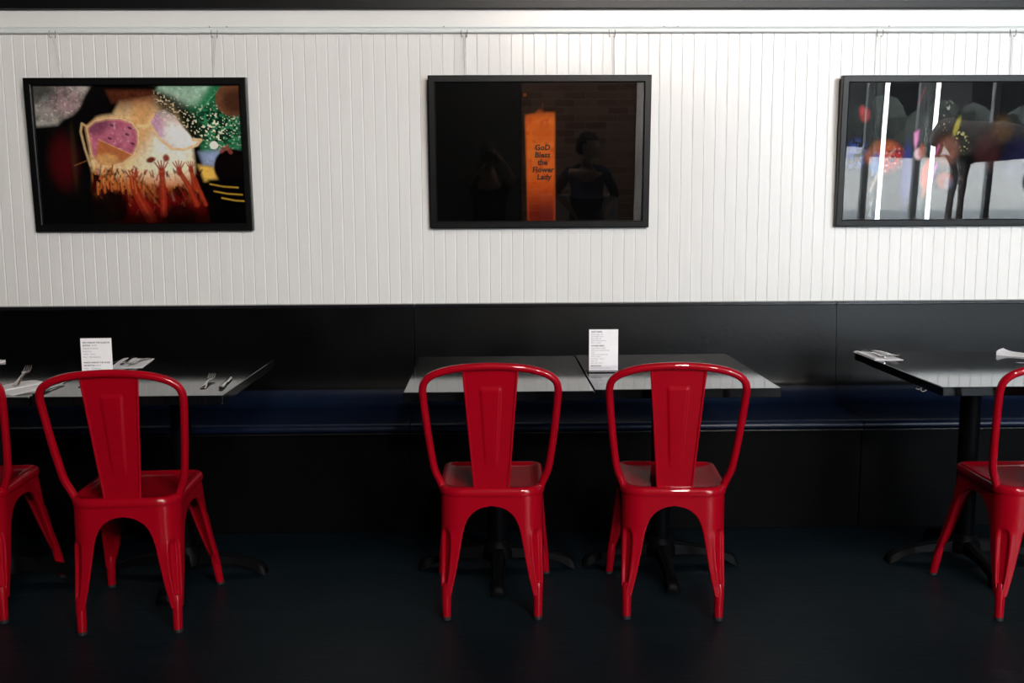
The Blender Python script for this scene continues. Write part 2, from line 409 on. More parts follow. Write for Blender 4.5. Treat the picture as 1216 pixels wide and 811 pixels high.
    p.lay(crowd * smooth(.45, .7, vnoise(X*1.6, Y*.35, 26, 21)) * (1 - smooth(520, 700, Y)), (240, 150, 70), .85)
    p.lay(crowd * (n4 > .6) * (1 - smooth(560, 690, Y)), (70, 20, 14), .7)
    p.lay(p.ell(770, 620, 46, 28, .4, .3), (40, 12, 12), .9)
    cols = [(222, 120, 62), (186, 52, 42), (128, 26, 26), (242, 180, 104), (44, 12, 12), (170, 40, 36), (200, 150, 130), (20, 6, 8)]
    for k in range(150):
        x_, y_ = RNG.uniform(310, 880), RNG.uniform(500, 760); q = (y_ - 500) / 260; ln = RNG.uniform(12, 46); a = RNG.uniform(-2.2, -.9)
        p.lay(p.line([(x_, y_), (x_ + ln * math.cos(a), y_ + ln * math.sin(a))], RNG.uniform(5, 15), RNG.uniform(3, 8), soft=3), np.array(cols[RNG.integers(len(cols))]) * (1 - .45 * q), .75)
    p.lay(p.ell(640, 700, 190, 70, 0, .7), (120, 16, 22), .45)
    p.lay(p.ell(400, 700, 78, 90, 0, .25), (12, 4, 5), .95); p.lay(p.ell(240, 740, 130, 150, 0, .3), (3, 2, 3), .95); p.lay(p.ell(760, 760, 90, 80, 0, .3), (34, 6, 8), .9)
    skin = (150, 44, 30)
    for path, wa, wb in (([(668, 745), (674, 640), (672, 520)], 40, 30), ([(852, 690), (815, 590), (770, 510)], 34, 26), ([(846, 600), (832, 500)], 26, 22), ([(600, 770), (545, 660), (512, 580)], 60, 44), ([(900, 690), (868, 600), (850, 540)], 22, 16)):
        p.lay(p.line(path, wa, wb, soft=4), skin, .92); p.lay(p.line(path, wa*.3, wb*.3, soft=6), (200, 84, 50), .45)
    for hx, hy, sg in ((672, 510, 1), (766, 505, .9), (830, 495, .7), (512, 560, 1)):
        p.lay(p.ell(hx, hy, 19*sg, 26*sg, 0, .25), (160, 54, 36), .9)
        for k in range(5):
            a = -PI/2 + (k - 2) * .28
            p.lay(p.line([(hx + 14*sg*math.cos(a), hy + 14*sg*math.sin(a)), (hx + 66*sg*math.cos(a), hy + 66*sg*math.sin(a))], 10*sg, 6*sg, soft=3), (160, 54, 36), .9)
    for k in range(14):
        x_ = 320 + k * 19; yy = 560 - 36 * abs(math.sin(k * 1.7))
        p.lay(p.line([(x_, yy + 70), (x_ + 8 * math.sin(k), yy)], 10, 6, soft=2), (206, 104, 56), .8)
    p.lay(p.ell(150, 450, 70, 130, 0, .6), (84, 12, 20), .75); p.lay(p.ell(205, 420, 14, 160, 0, .6), (60, 50, 30), .5)
    p.lay(p.line([(205, 470), (330, 420)], 6), (190, 130, 70), .4)
    p.lay(smooth(690, 770, Y), (2, 1, 2), .8)
    p.c *= (.72 + .56 * fbm(X, Y, 14, 91))[..., None]
    p.c = np.clip(p.c * 1.12, 0, 1)
    edge = np.minimum(np.minimum(X - 10, 1120 - X), np.minimum(Y - 30, 800 - Y))
    p.lay(1 - smooth(2, 14, edge), (3, 2, 3))
    return p

def paint_doorway():
    p = Paint(900, 600, 300, 200); X, Y = p.X, p.Y      # crop x-108, y-105
    n1 = fbm(X, Y, 80, 41); n2 = fbm(X, Y, 24, 45)
    p.lay(np.ones_like(X), (2, 2, 3))
    p.lay(smooth(366, 376, X) * (1 - smooth(520, 600, X)) * (.4 + .5*n1), (34, 24, 20), .8); dk = .75
    st = p.poly([(388, 140), (430, 132), (448, 112), (470, 128), (514, 128), (514, 610), (402, 610), (396, 400)], 8)
    st = st * smooth(100, 175, Y + 30 * (n1 - .5)); p.lay(st, (232, 92, 24)); p.lay(st * n1, (240, 134, 50), .9); p.lay(st * smooth(.5, .75, n2), (190, 60, 16), .6)
    p.lay(st * p.ell(470, 215, 48, 40, 0, .5), (214, 92, 30), .7); p.lay(st * smooth(250, 480, Y), (206, 66, 24), .6); p.lay(st * smooth(400, 580, Y), (96, 18, 14), .95)
    p.lay(p.line([(462, 90), (462, 130)], 4, soft=3), (120, 50, 20), .7); p.lay(p.ell(386, 54, 8, 7), (150, 70, 24)); p.c *= dk
    return p

def paint_collage():
    p = Paint(1250, 600, 420, 200); X, Y = p.X, p.Y     # crop x-135, y-110; picture runs past the frame
    n1 = fbm(X, Y, 80, 61); n2 = fbm(X, Y, 26, 65); n3 = vnoise(X, Y, 9, 70)
    p.lay(np.ones_like(X), (10, 9, 12))
    p.lay(p.ell(110, 140, 30, 30, 0, .4), (150, 50, 50), .8); p.lay(p.ell(90, 120, 16, 20, 0, .5), (190, 60, 60), .6)
    p.lay(p.ell(70, 310, 55, 60, .5, .5) * (n2 > .45), (50, 74, 150), .9); p.lay(p.ell(170, 320, 46, 34, 0, .5), (176, 96, 66), .6)
    red = p.ell(270, 330, 78, 56, -.3, .4); p.lay(red, (186, 52, 50), .9); p.lay(red * (n3 > .62), (30, 24, 60), .9); p.lay(red * (n3 < .2), (226, 170, 150), .7)
    p.lay(p.ell(195, 355, 34, 44, 0, .5), (60, 104, 170), .85); p.lay(p.line([(170, 470), (230, 350), (300, 290)], 14, soft=6), (206, 176, 160), .4)
    p.lay(p.ell(240, 275, 70, 26, 0, .5), (190, 100, 50), .5)
    p.lay(p.ell(380, 400, 30, 130, 0, .5), (50, 60, 170), .45)
    p.lay(p.poly([(412, 220), (440, 205), (440, 250), (425, 290), (450, 330), (430, 300), (415, 260)], 10), (226, 130, 190), .95)
    p.lay(p.ell(445, 310, 24, 24, 0, .4), (244, 206, 214), .9); p.lay(p.ell(465, 300, 20, 30, 0, .5), (160, 70, 40), .8)
    p.lay(p.poly([(470, 380), (500, 330), (530, 350), (520, 420), (490, 470), (470, 440)], 12), (206, 90, 60), .9)
    p.lay(p.poly([(540, 310), (566, 265), (572, 280), (552, 320)], 6), (206, 90, 180), .9); p.lay(p.poly([(528, 400), (562, 340), (566, 360), (540, 420)], 6), (190, 76, 190), .95)
    p.lay(p.ell(610, 300, 70, 60, -.5, .5) * (.3 + .7*n2), (150, 92, 70), .8); p.lay(p.ell(665, 190, 14, 40, .4, .5), (180, 170, 60), .7)
    p.lay(p.ell(610, 425, 44, 36, 0, .4), (160, 74, 52), .9); p.lay(p.ell(640, 440, 26, 24, 0, .5), (90, 100, 124), .6)
    p.lay(p.ell(700, 250, 60, 30, 1, .6) * (n3 > .7), (200, 200, 120), .7); p.lay(p.ell(600, 150, 30, 60, .3, .6) * (n3 > .78), (220, 210, 190), .6)
    p.lay(p.ell(500, 455, 14, 46, .3, .5), (190, 90, 60), .7)
    for cx, cy, rx, ry, col in ((860, 300, 70, 80, (120, 60, 60)), (940, 200, 60, 50, (150, 110, 60)), (1040, 340, 80, 90, (60, 60, 120)), (1130, 200, 50, 60, (130, 50, 80))):
        p.lay(p.ell(cx, cy, rx, ry, .3, .5) * (.3 + .7*n2), col, .28)
    p.lay(p.line([(430, 90), (462, 20)], 5, soft=3), (150, 50, 60), .6)
    return p

def text_mesh(name, body, size, loc, mat_, parent, ax=(1, 0, 0), az=(0, 0, 1), extrude=0.0004, align='LEFT', shear=0, bold=0.0, sx=1.0):
    cu = bpy.data.curves.new(name, 'FONT'); cu.body = body; cu.size = size; cu.extrude = extrude; cu.align_x = align; cu.shear = shear
    cu.offset = bold; cu.resolution_u = 2
    t = bpy.data.objects.new('tmp', cu); C.objects.link(t)
    dg = bpy.context.evaluated_depsgraph_get()
    me = bpy.data.meshes.new_from_object(t.evaluated_get(dg))
    bpy.data.objects.remove(t); bpy.data.curves.remove(cu)
    a = Vector(ax); b = Vector(az); n = a.cross(b)
    m = Matrix((a * sx, b, n)).transposed().to_4x4(); m.translation = loc
    me.transform(m); me.name = name
    return me

def join_meshes(name, mes, mat_, parent):
    bm = bmesh.new()
    for me in mes:
        bm.from_mesh(me); bpy.data.meshes.remove(me)
    me = bpy.data.meshes.new(name); bm.to_mesh(me); bm.free()
    return link_mesh(name, me, mat_, parent)

TILT = math.radians(2.95)
def picture(xc, w, h, z0, paint, label, fw_=.030, d=.028):
    r = thing('framed_picture', label, 'picture', (xc, W - .0015, z0)); r.rotation_euler = (TILT, 0, 0)
    bm = bmesh.new()
    x0, x1 = -w/2, w/2
    # mitred frame, with a small inner lip
    sec = [(0, 0), (0, -d), (.004, -d - .0015), (fw_ - .004, -d - .0015), (fw_, -d + .001), (fw_, -d + .012), (fw_, 0)]
    rings = []
    for cx, cz, sx_, sz_ in ((x0, 0, 1, 1), (x1, 0, -1, 1), (x1, h, -1, -1), (x0, h, 1, -1)):
        rings.append([(cx + sx_*a, y, cz + sz_*a) for a, y in sec])
    rings.append(rings[0])
    loft(bm, rings, True, False); bmesh.ops.remove_doubles(bm, verts=bm.verts, dist=1e-5)
    obj('frame', bm, M['frame'], r)
    bm = bmesh.new(); box(bm, (x0 + .006, -.012, .006), (x1 - .006, -.002, h - .006)); obj('backing_board', bm, M['frame'], r)
    a = fw_ - .002
    pr = paint.mesh('print', x0 + a, x1 - a, a, h - a, -.0135, r)
    bm = bmesh.new(); box(bm, (x0 + a, -.0185, a), (x1 - a, -.0165, h - a)); obj('glass', bm, M['picglass'], r)
    return r, pr
PZ0 = 1.243; PH_ = .648
pL, _ = picture(-1.500, .938, PH_, PZ0, paint_festival(), 'black framed print of a giant face in pink sunglasses above a crowd with raised hands')
pM, prM = picture(.219, .958, PH_ + .002, PZ0 + .005, paint_doorway(), 'dark framed print with an orange strip of handwriting, hung in the middle of the wall')
pR, _ = picture(2.010, .972, PH_, PZ0 + .003, paint_collage(), 'black framed dark collage print whose glass reflects the bright street, cut by the right edge')
mes = []
for i, (s, dx) in enumerate((('GoD', -.010), ('Bless', -.010), ('the', .002), ('Flower', -.020), ('Lady', 0))):
    mes.append(text_mesh('t', s, .033, (-.012 + dx, -.0141, .335 - i * .0315), None, None, shear=.08, bold=.0011))
join_meshes('handwriting', mes, M['blacknapkin'], prM)

# hooks and wires that carry the pictures
def hanger(x, xw, ztop, label):
    r = thing('picture_hanger', label, 'hook', (x, W - .012, 2.079), group='picture hangers on the rail')
    bm = bmesh.new()
    for s in (-1, 1):
        q = s * .013
        tube(bm, catmull([(q, -.010, .010), (q, -.0125, .003), (q, -.0125, -.008), (q * .9, -.010, -.016), (q * .7, -.004, -.019), (q*.6, -.002, -.014)], 4), .0016, 6)
    obj('hook', bm, M['hook'], r, 50)
    bm = bmesh.new()
    # both strands of the wire reach the top back edge of the tilted frame
    tube(bm, [(-.002, -.006, -.012), (xw - x, .010 - math.sin(TILT) * PH_, 1.243 + PH_ * math.cos(TILT) - 2.079 - .004)], .0009, 6)
    tube(bm, [(.004, -.006, -.012), (xw - x + .006, .010 - math.sin(TILT) * PH_, 1.243 + PH_ * math.cos(TILT) - 2.079 - .004)], .0009, 6)
    obj('wire', bm, M['wire'], r)
for x, xw, l in ((-1.849, -1.815, 'small picture hook and wire above the left end of the sunglasses print'),
                 (-1.166, -1.180, 'small picture hook and wire above the right end of the sunglasses print'),
                 (-.103, -.103, 'small picture hook and wire above the left end of the orange strip print'),
                 (.531, .535, 'small picture hook and wire above the right end of the orange strip print'),
                 (1.690, 1.690, 'small picture hook and wire above the left end of the collage print'),
                 (2.270, 2.262, 'small picture hook and wire above the collage print, beside the right photo edge')):
    hanger(x, xw, 0, l)

# ------------------------------------------------------------------ banquette benches
def bench(x0, x1, label):
    r = thing('banquette_bench', label, 'bench', ((x0 + x1)/2, 4.2, 0), group='black banquettes along the wall')
    L = (x1 - x0)/2 - .0012; oy = -4.2
    back = [(4.452, .9135), (4.444, .9100), (4.441, .900)]
    # slightly reclined back that sweeps through a cove into the seat
    pts = [(4.441, .90), (4.428, .75), (4.420, .62), (4.413, .568), (4.405, .545)]
    cv = catmull(pts, 5)
    seatp = [(4.4055, .544), (4.394, .520), (4.372, .494), (4.340, .479), (4.30, .4745), (4.20, .468), (4.10, .462), (4.074, .458), (4.064, .450), (4.060, .440), (4.062, .430), (4.072, .425)]
    bm = bmesh.new()
    extrude_profile(bm, [(y + oy, z) for y, z in [(4.482, .900)] + cv + [(4.44, .545), (4.482, .545)]], -L, L)
    obj('backrest', bm, M['bench'], r, 35)
    bm = bmesh.new()
    extrude_profile(bm, [(y + oy, z) for y, z in catmull(seatp, 4) + [(4.30, .425), (4.482, .425), (4.482, .544)]], -L, L)
    obj('seat', bm, M['navyvinyl'], r, 35)
    bm = bmesh.new(); box(bm, (-L, 4.437 + oy, .9002), (L, 4.484 + oy, .9165), .003); obj('cap_rail', bm, M['cap'], r)
    bm = bmesh.new(); box(bm, (-L, 4.078 + oy, 0), (L, 4.40 + oy, .4245), .002)
    obj('base_panel', bm, M['benchbase'], r)
    bm = bmesh.new(); box(bm, (-L, 4.0585 + oy, .4165), (L, 4.078 + oy, .4245), .002); obj('edge_strip', bm, M['cap'], r)
    return r
bench(-3.40, -2.17, 'black padded banquette at the far left, mostly beyond the photo edge')
bench(-2.17, -.335, 'black padded banquette behind the left tables, under the sunglasses print')
bench(-.335, 1.535, 'black padded banquette behind the two middle tables')
bench(1.535, 3.40, 'black padded banquette on the right, behind the right table')

# ------------------------------------------------------------------ tables
def make_table(label, loc, sx, sy, colx=0, coly=0, hook=False):
    r = thing('pedestal_table', label, 'table', loc, group='black pedestal tables')
    bm = bmesh.new(); box(bm, (-sx/2, -sy/2, .7195), (sx/2, sy/2, .75), .0022, 2); obj('table_top', bm, M['table'], r)
    bm = bmesh.new()
    lathe(bm, [(.036, .07), (.036, .70)], 28, colx, coly); obj('column', bm, M['iron'], r, 40)
    bm = bmesh.new()
    box(bm, (colx - .15, coly - .024, .705), (colx + .15, coly + .024, .7195), .004); box(bm, (colx - .024, coly - .15, .704), (colx + .024, coly + .15, .7185), .004)
    lathe(bm, [(.045, .68), (.055, .705)], 20, colx, coly)
    obj('mounting_bracket', bm, M['iron'], r)
    bm = bmesh.new()
    lathe(bm, [(.062, .045), (.060, .075), (.048, .098), (.040, .112)], 24, colx, coly)
    for k in range(4):
        a = k * PI/2
        rot = Matrix.Translation((colx, coly, 0)) @ Matrix.Rotation(a, 4, 'Z')
        secs = [(.03, .032, .046, .094), (.10, .026, .048, .084), (.18, .022, .042, .070), (.235, .021, .026, .056), (.262, .025, .010, .046), (.285, .027, .0, .032), (.292, .024, .0, .016)]
        rings = []
        for x, hw, za, zb in secs:
            rings.append([rot @ Vector(v) for v in ((x, -hw, za), (x, hw, za), (x, hw*.8, zb - .006), (x, hw*.45, zb), (x, -hw*.45, zb), (x, -hw*.8, zb - .006))])
        loft(bm, rings)
    obj('base', bm, M['iron'], r, 40)
    if hook:
        for dy in (-.02, .02):
            bm = bmesh.new(); tube(bm, catmull([(-sx/2 + .03, -.20 + dy, .7195), (-sx/2 + .022, -.20 + dy, .708), (-sx/2 + .010, -.20 + dy, .704), (-sx/2 + .004, -.20 + dy, .711)], 4), .0045, 8)
            obj('table_clip', bm, M['steel'], r, 50)
    return r
TY = .782
make_table('black pedestal table cut by the left photo edge, under a fork and two napkins', (-1.752, 3.563, 0), .592, TY)
make_table('black pedestal table with a wine menu card and loose fork and knife at its corner', (-1.149, 3.563, 0), .600, TY, colx=.024, coly=.06)
make_table('bare black pedestal table behind the middle left red chair', (.0245, 3.586, 0), .612, TY, colx=-.005, coly=.06)
make_table('black pedestal table with the tall beer menu card standing on it', (.6395, 3.607, 0), .606, TY, colx=-.010, coly=.055)
make_table('black pedestal table on the right, cut by the photo edge, with folded white napkins', (1.769, 3.607, 0), .606, .80, colx=.01, coly=.05, hook=True)

# ------------------------------------------------------------------ chairs
ZT, ZA = .430, .386
def corner(front, z):
    t = (ZT - z) / ZT
    if front: return np.array([.170 + .038 * t, .143 + .098 * t])
    return np.array([.166 - .003 * t, -.205 + .000 * t])
EZ = [.085, .12, .153, .20, .249, .29, .32, .342, .358, .370, .379, .3835, ZA]
EV = [.028, .036, .044, .053, .062, .069, .077, .087, .099, .114, .131, .145, None]
def e_at(z, full):
    if z >= ZA: return full
    v = [e if e is not None else full for e in EV]
    v[-2] = v[-3] + (full - v[-3]) * .48
    return float(np.interp(z, EZ, v))
def leg_mesh(front, sx):
    zs = sorted(set(list(np.linspace(.085, .30, 24)) + list(np.linspace(.30, ZA, 24)) + list(np.linspace(ZA, ZT, 7))))
    N = 53; rows = []
    for z in zs:
        A = corner(front, z); B = corner(not front, z)
        dx = np.array([-1., 0]); dy = (B - A); Ly = np.linalg.norm(dy) / 2; dy = dy / (2 * Ly)
        ex = e_at(z, A[0]); ey = e_at(z, Ly)
        rc = np.interp(z, [.085, .20, .30, .40, .43], [.020, .050, .062, .064 if not front else .050, .066 if not front else .042])
        rc = min(rc, ex * .92, ey * .92)
        P0 = A + dx * rc; P2 = A + dy * rc; w = .707
        arc = []
        for k in range(17):
            t = k / 16; den = (1-t)**2 + 2*w*t*(1-t) + t*t
            arc.append(((1-t)**2 * P0 + 2*w*t*(1-t) * A + t*t * P2) / den)
        poly = [A + dx * ex] + arc + [A + dy * ey]
        seg = np.concatenate([[0], np.cumsum([np.linalg.norm(b - a) for a, b in zip(poly[:-1], poly[1:])])])
        mid = seg[9]
        poly = np.array(poly)
        # denser samples near the corner so that the pressed flute keeps its shape
        u = np.linspace(-1, 1, N); u = np.sign(u) * (abs(u) ** 1.25)
        ls = np.where(u < 0, mid + u * mid, mid + u * (seg[-1] - mid))
        px = np.interp(ls, seg, poly[:, 0]); py = np.interp(ls, seg, poly[:, 1])
        l = ls - mid
        inw = (dx + dy); inw /= np.linalg.norm(inw)
        wd = np.interp(z, [.095, .13, .22, .285, .305], [.004, .011, .016, .017, .009])
        vert = float(smooth(.308, .288, np.array(z)) * smooth(.094, .116, np.array(z)))
        dep = .0085 * vert * (1 - smooth(.55, 1.15, abs(l) / wd))
        ridge = .003 * vert * np.exp(-((abs(l) - wd * 1.45) / (wd * .35)) ** 2)
        px = px + inw[0] * (dep - ridge); py = py + inw[1] * (dep - ridge)
        pts = np.stack([px, py], 1)
        cu = float(1 - smooth(ZA - .016, ZA, np.array(z))) * .0052
        st = [pts[0] + dy * cu * 2.2 + dx * cu * .3, pts[0] + dy * cu + dx * cu * .55, pts[0] + dy * cu * .35 + dx * cu * .35]
        en = [pts[-1] + dx * cu * .35 + dy * cu * .35, pts[-1] + dx * cu + dy * cu * .55, pts[-1] + dx * cu * 2.2 + dy * cu * .3]
        full = st + list(pts) + en
        rows.append([(sx * q[0], q[1], z) for q in full])
    bm = bmesh.new(); loft(bm, rows, False, False)
    bmesh.ops.remove_doubles(bm, verts=bm.verts, dist=2e-5)
    # tubular foot
    fr = []
    for z, rr in ((.125, .0095), (.112, .0135), (.100, .0155), (.085, .0158), (.05, .0150), (.011, .0140)):
        A = corner(front, z); B = corner(not front, z); dy = (B - A) / np.linalg.norm(B - A)
        c = A + (np.array([-1., 0]) + dy) * .0158
        fr.append([(sx * (c[0] + rr * math.cos(2*PI*k/18)), c[1] + rr * math.sin(2*PI*k/18), z) for k in range(18)])
    loft(bm, fr)
    return bm
def rubber_mesh(front, sx):
    bm = bmesh.new(); A = corner(front, 0); B = corner(not front, 0); dy = (B - A) / np.linalg.norm(B - A); c = A + (np.array([-1., 0]) + dy) * .0158
    lathe(bm, [(.0125, 0), (.0145, .002), (.0148, .010), (.0142, .0125)], 18, sx * c[0], c[1]); return bm
def seat_ring(d, z, n=12):
    xr, xf, y0, y1, rr, rf = .169 + d, .171 + d, -.208 - d, .146 + d, max(.075 + d, .012), max(.042 + d, .008)
    out = []
    for cx, cy, r, a0 in ((xf - rf, y1 - rf, rf, 0), (-xf + rf, y1 - rf, rf, PI/2), (-xr + rr, y0 + rr, rr, PI), (xr - rr, y0 + rr, rr, 1.5*PI)):
        for k in range(n + 1):
            a = a0 + PI/2 * k / n; out.append((cx + r * math.cos(a), cy + r * math.sin(a), z))
    return out
def make_chair(loc, rotz, label):
    r = thing('metal_chair', label, 'chair', loc, rotz, group='red metal cafe chairs')
    m = M['red']
    bm = bmesh.new()
    rings = [seat_ring(d, z) for d, z in ((-.004, .4175), (.0022, .4175), (.0034, .4205), (.0034, .428), (.0022, .4365), (-.0015, .4425), (-.0075, .4455), (-.015, .4455), (-.023, .4420), (-.032, .4385), (-.05, .4370), (-.09, .4355), (-.12, .4350))]
    vr = loft(bm, rings, True, False); bm.faces.new(vr[-1])
    obj('seat', bm, m, r, 60)
    for front in (True, False):
        for sx in (-1, 1):
            g = obj('leg', leg_mesh(front, sx), m, r, 70)
            sm_ = g.modifiers.new('sheet', 'SOLIDIFY'); sm_.thickness = .0014; sm_.offset = -1; sm_.use_rim = False
            obj('rubber_foot', rubber_mesh(front, sx), M['rubber'], g, 40)
    # tubular hoop
    half = [(.160, -.150, .436), (.1705, -.154, .462), (.1835, -.165, .498), (.1925, -.181, .556), (.2025, -.206, .645), (.2105, -.230, .735), (.2120, -.241, .771), (.2035, -.2495, .8000), (.176, -.256, .8215), (.125, -.260, .8375), (.064, -.2625, .8455), (0, -.2630, .8480)]
    pts = half + [(-x, y, z) for x, y, z in half[-2::-1]]
    bm = bmesh.new(); tube(bm, catmull(pts, 5), .0122, 16); obj('back_hoop', bm, m, r, 80)
    # pressed splat
    nx, nz = 44, 64
    A0, A1 = np.array([-.1915, .432]), np.array([-.2585, .838])
    dirv = (A1 - A0) / np.linalg.norm(A1 - A0); nrm = np.array([-dirv[1], dirv[0]])   # towards the rear
    rows = []
    for j in range(nz):
        t = j / (nz - 1); hw = .0535 + (.084 - .0535) * t
        z = A0 + (A1 - A0) * t; row = []
        eh = .0200 + (.0330 - .0200) * (t - .20) / .66
        for i in range(nx):
            s = -1 + 2 * i / (nx - 1); x = s * hw
            dd = min(eh - abs(x), (.855 - t) * .41)
            fade = float(smooth(.18, .34, np.array(t)))
            h = .0042 * float(smooth(-.0015, .0045, np.array(dd))) * fade
            row.append((x, z[0] + nrm[0] * h, z[1] + nrm[1] * h))
        rows.append(row)
    bm = bmesh.new(); loft(bm, rows, False, False)
    obj_s = obj('back_splat', bm, m, r, 80)
    sm_ = obj_s.modifiers.new('sheet', 'SOLIDIFY'); sm_.thickness = .0016; sm_.offset = 0
    bm = bmesh.new()
    for s in (-1, 1):
        tube(bm, [(s * .0535, A0[0] - .001, A0[1]), (s * .084, A1[0] - .001, A1[1])], .0042, 10)
    obj('splat_edge', bm, m, r, 60)
    bm = bmesh.new()
    for s in (-1, 1):
        tube(bm, [(s * .138, -.172, .372), (0, -.02, .384), (-s * .146, .128, .372)], .0055, 8)
    obj('cross_brace', bm, m, r, 60)
    return r
ch = make_chair((.002, 3.357, 0), math.radians(-1.0), 'red metal chair with its back to us at the bare middle left table')
dup(ch, (.600, 3.335, 0), math.radians(-4.4), 'red metal chair with its back to us, in front of the tall beer menu card')
dup(ch, (-1.158, 3.282, 0), math.radians(2.4), 'red metal chair in front of the wine menu card, second from the left')
dup(ch, (-1.752, 3.372, 0), math.radians(3.0), 'red metal chair cut by the left photo edge, leftmost of the chairs')
dup(ch, (1.792, 3.290, 0), math.radians(-1.0), 'red metal chair cut by the right photo edge, at the right table')

# ------------------------------------------------------------------ things on the tables
TZ = .75
def menu(loc, rotz, w, h, heads, label, tilt=0):
    r = thing('menu_holder', label, 'menu', loc, rotz)
    bm = bmesh.new(); box(bm, (-w/2 - .006, -.030, 0), (w/2 + .006, .034, .003), .001)
    box(bm, (-w/2 - .004, -.0042, .003), (w/2 + .004, -.0030, h * .14), 0); box(bm, (-w/2 - .0015, .0012, .003), (w/2 + .0015, .0024, h + .003), 0)
    obj('acrylic_stand', bm, M['acrylic'], r)
    bm = bmesh.new(); box(bm, (-w/2, -.0006, .004), (w/2, .0004, h), 0); cd = obj('card', bm, M['paper'], r)
    bold, thin = [], []
    def flush():
        if bold: join_meshes('menu_heading', list(bold), M['inkdark'], cd); bold.clear()
        if thin: join_meshes('menu_lines', list(thin), M['ink'], cd); thin.clear()
    for s, size, z, b, ind in heads:
        if b and thin: flush()
        me = text_mesh('t', s, size, (-w/2 + .007 + ind, -.0010, h * z), None, None, extrude=.0001, bold=.00018 if b else 0)
        (bold if b else thin).append(me)
    flush()
    return r
menu((-1.3155, 3.375, TZ), math.radians(2.2), .101, .160,
     [('RED WINE BY THE GLASS OR', .0068, .895, 1, 0), ('BOTTLE', .0068, .835, 1, 0), ('$7/28', .0066, .835, 0, .030), ('Cabernet & Merlot', .0064, .775, 0, 0), ('Sangiovese', .0064, .715, 0, 0), ('Malbec   Shiraz', .0064, .655, 0, 0), ('Pinot   Montepulciano', .0064, .595, 0, 0),
      ('WHITE WINE BY THE GLASS', .0068, .475, 1, 0), ('OR BOTTLE', .0068, .415, 1, 0), ('$7/28', .0066, .415, 0, .040), ('House   Chardonnay', .0064, .355, 0, 0), ('Pinot   Pinot Grigio', .0064, .295, 0, 0), ('Pinot   Sauvignon', .0064, .235, 0, 0), ('Sparkling by Glass / Split', .0064, .175, 0, 0)],
     'clear holder with a white wine list card behind the second red chair from the left')
menu((.4035, 3.580, TZ), math.radians(-1.0), .1035, .152,
     [('DRAFT BEERS', .0066, .93, 1, 0), ('Amber Lager  $5', .0060, .875, 0, 0), ('Dark Island Stout', .0060, .825, 0, 0), ('Honey Ale  $6', .0060, .775, 0, 0), ('Wheat & Orange Pale', .0060, .725, 0, 0), ('Porter  $6.50', .0060, .675, 0, 0),
      ('CANNED BEERS', .0066, .60, 1, 0), ('Lager & Bitter  $4.50', .0060, .545, 0, 0), ('Old Harbor Handmade Ale', .0060, .495, 0, 0), ('$5.50', .0060, .445, 0, 0), ('Golden India Export Pale', .0060, .395, 0, 0), ('Pilsner  $5.50', .0060, .345, 0, 0), ('Cask Bitter  Special', .0060, .295, 0, 0), ('Stout  $6', .0060, .245, 0, 0), ('Dry Cider  $6.50', .0060, .195, 0, 0),
      ('MILKSHAKES', .0066, .125, 1, 0), ('Vanilla, Malt, Caramel or Banana', .0052, .08, 0, 0)],
     'clear holder with a tall white beer and milkshake card on the middle right table')

def napkin_bm(w, l, th=.004, skew=0, lift=.0, flap=.55):
    """folded paper napkin: a lower layer, a slightly shifted upper layer with soft curled edges"""
    bm = bmesh.new()
    def layer(x0, x1, y0, y1, z, t, seed):
        nx, ny = 8, 12; rg = np.random.default_rng(seed); top = []; bot = []
        for j in range(ny + 1):
            v = j / ny; rt_, rb_ = [], []
            for i in range(nx + 1):
                u = i / nx; x = x0 + (x1 - x0)*u; y = y0 + (y1 - y0)*v
                edge = min(u, 1 - u, v, 1 - v)
                zz = z + t * (.45 + .55 * min(1, edge * 8)) + .0012 * math.sin(9*u + seed) * math.sin(7*v) + lift * max(0, v - .6) ** 2 * 4
                rt_.append((x + skew * y, y, zz)); rb_.append((x + skew * y, y, z))
            top.append(rt_); bot.append(rb_)
        a = loft(bm, top, False, False); b = loft(bm, bot, False, False)
        for j in range(ny):
            for i in (0, nx):
                bm.faces.new((a[j][i], a[j+1][i], b[j+1][i], b[j][i]))
        for i in range(nx):
            for j in (0, ny):
                bm.faces.new((a[j][i], a[j][i+1], b[j][i+1], b[j][i]))
    layer(-w/2, w/2, -l/2, l/2, 0, th, 3)
    layer(-w/2 + w*.02, -w/2 + w*flap, -l/2 + .004, l/2 - .003, th, th*.8, 5)
    return bm
def fork_bm():
    bm = bmesh.new()
    # handle along y, tines at +y
    hs = [(-.100, .0075, .0018), (-.095, .0105, .0024), (-.07, .0092, .0026), (-.03, .0058, .0028), (.010, .0042, .0032), (.028, .0055, .0026), (.038, .0105, .0020), (.050, .0125, .0016)]
    zc = lambda y: .004 + .010 * math.sin(max(0, (y + .1) / .2) * PI) * .55 + (.006 if y > .05 else 0)
    rings = []
    for y, hw, t in hs:
        rings.append([(hw * math.cos(a), y, zc(y) + t * math.sin(a)) for a in [2*PI*k/12 for k in range(12)]])
    loft(bm, rings)
    for k in range(4):
        x = (-1.5 + k) * .0066
        tube(bm, [(x, .047, zc(.047)), (x * 1.02, .065, zc(.05) - .001), (x * 1.0, .085, zc(.05) + .002), (x * .98, .100, zc(.05) + .009)], [.0021, .0019, .0016, .0008], 8)
    return bm
def fork(loc, rot, label):
    o = obj('fork', fork_bm(), M['steel'], None, 50); o.location = loc; o.rotation_euler = rot
    return tag(o, label, 'fork', 'forks on the tables')
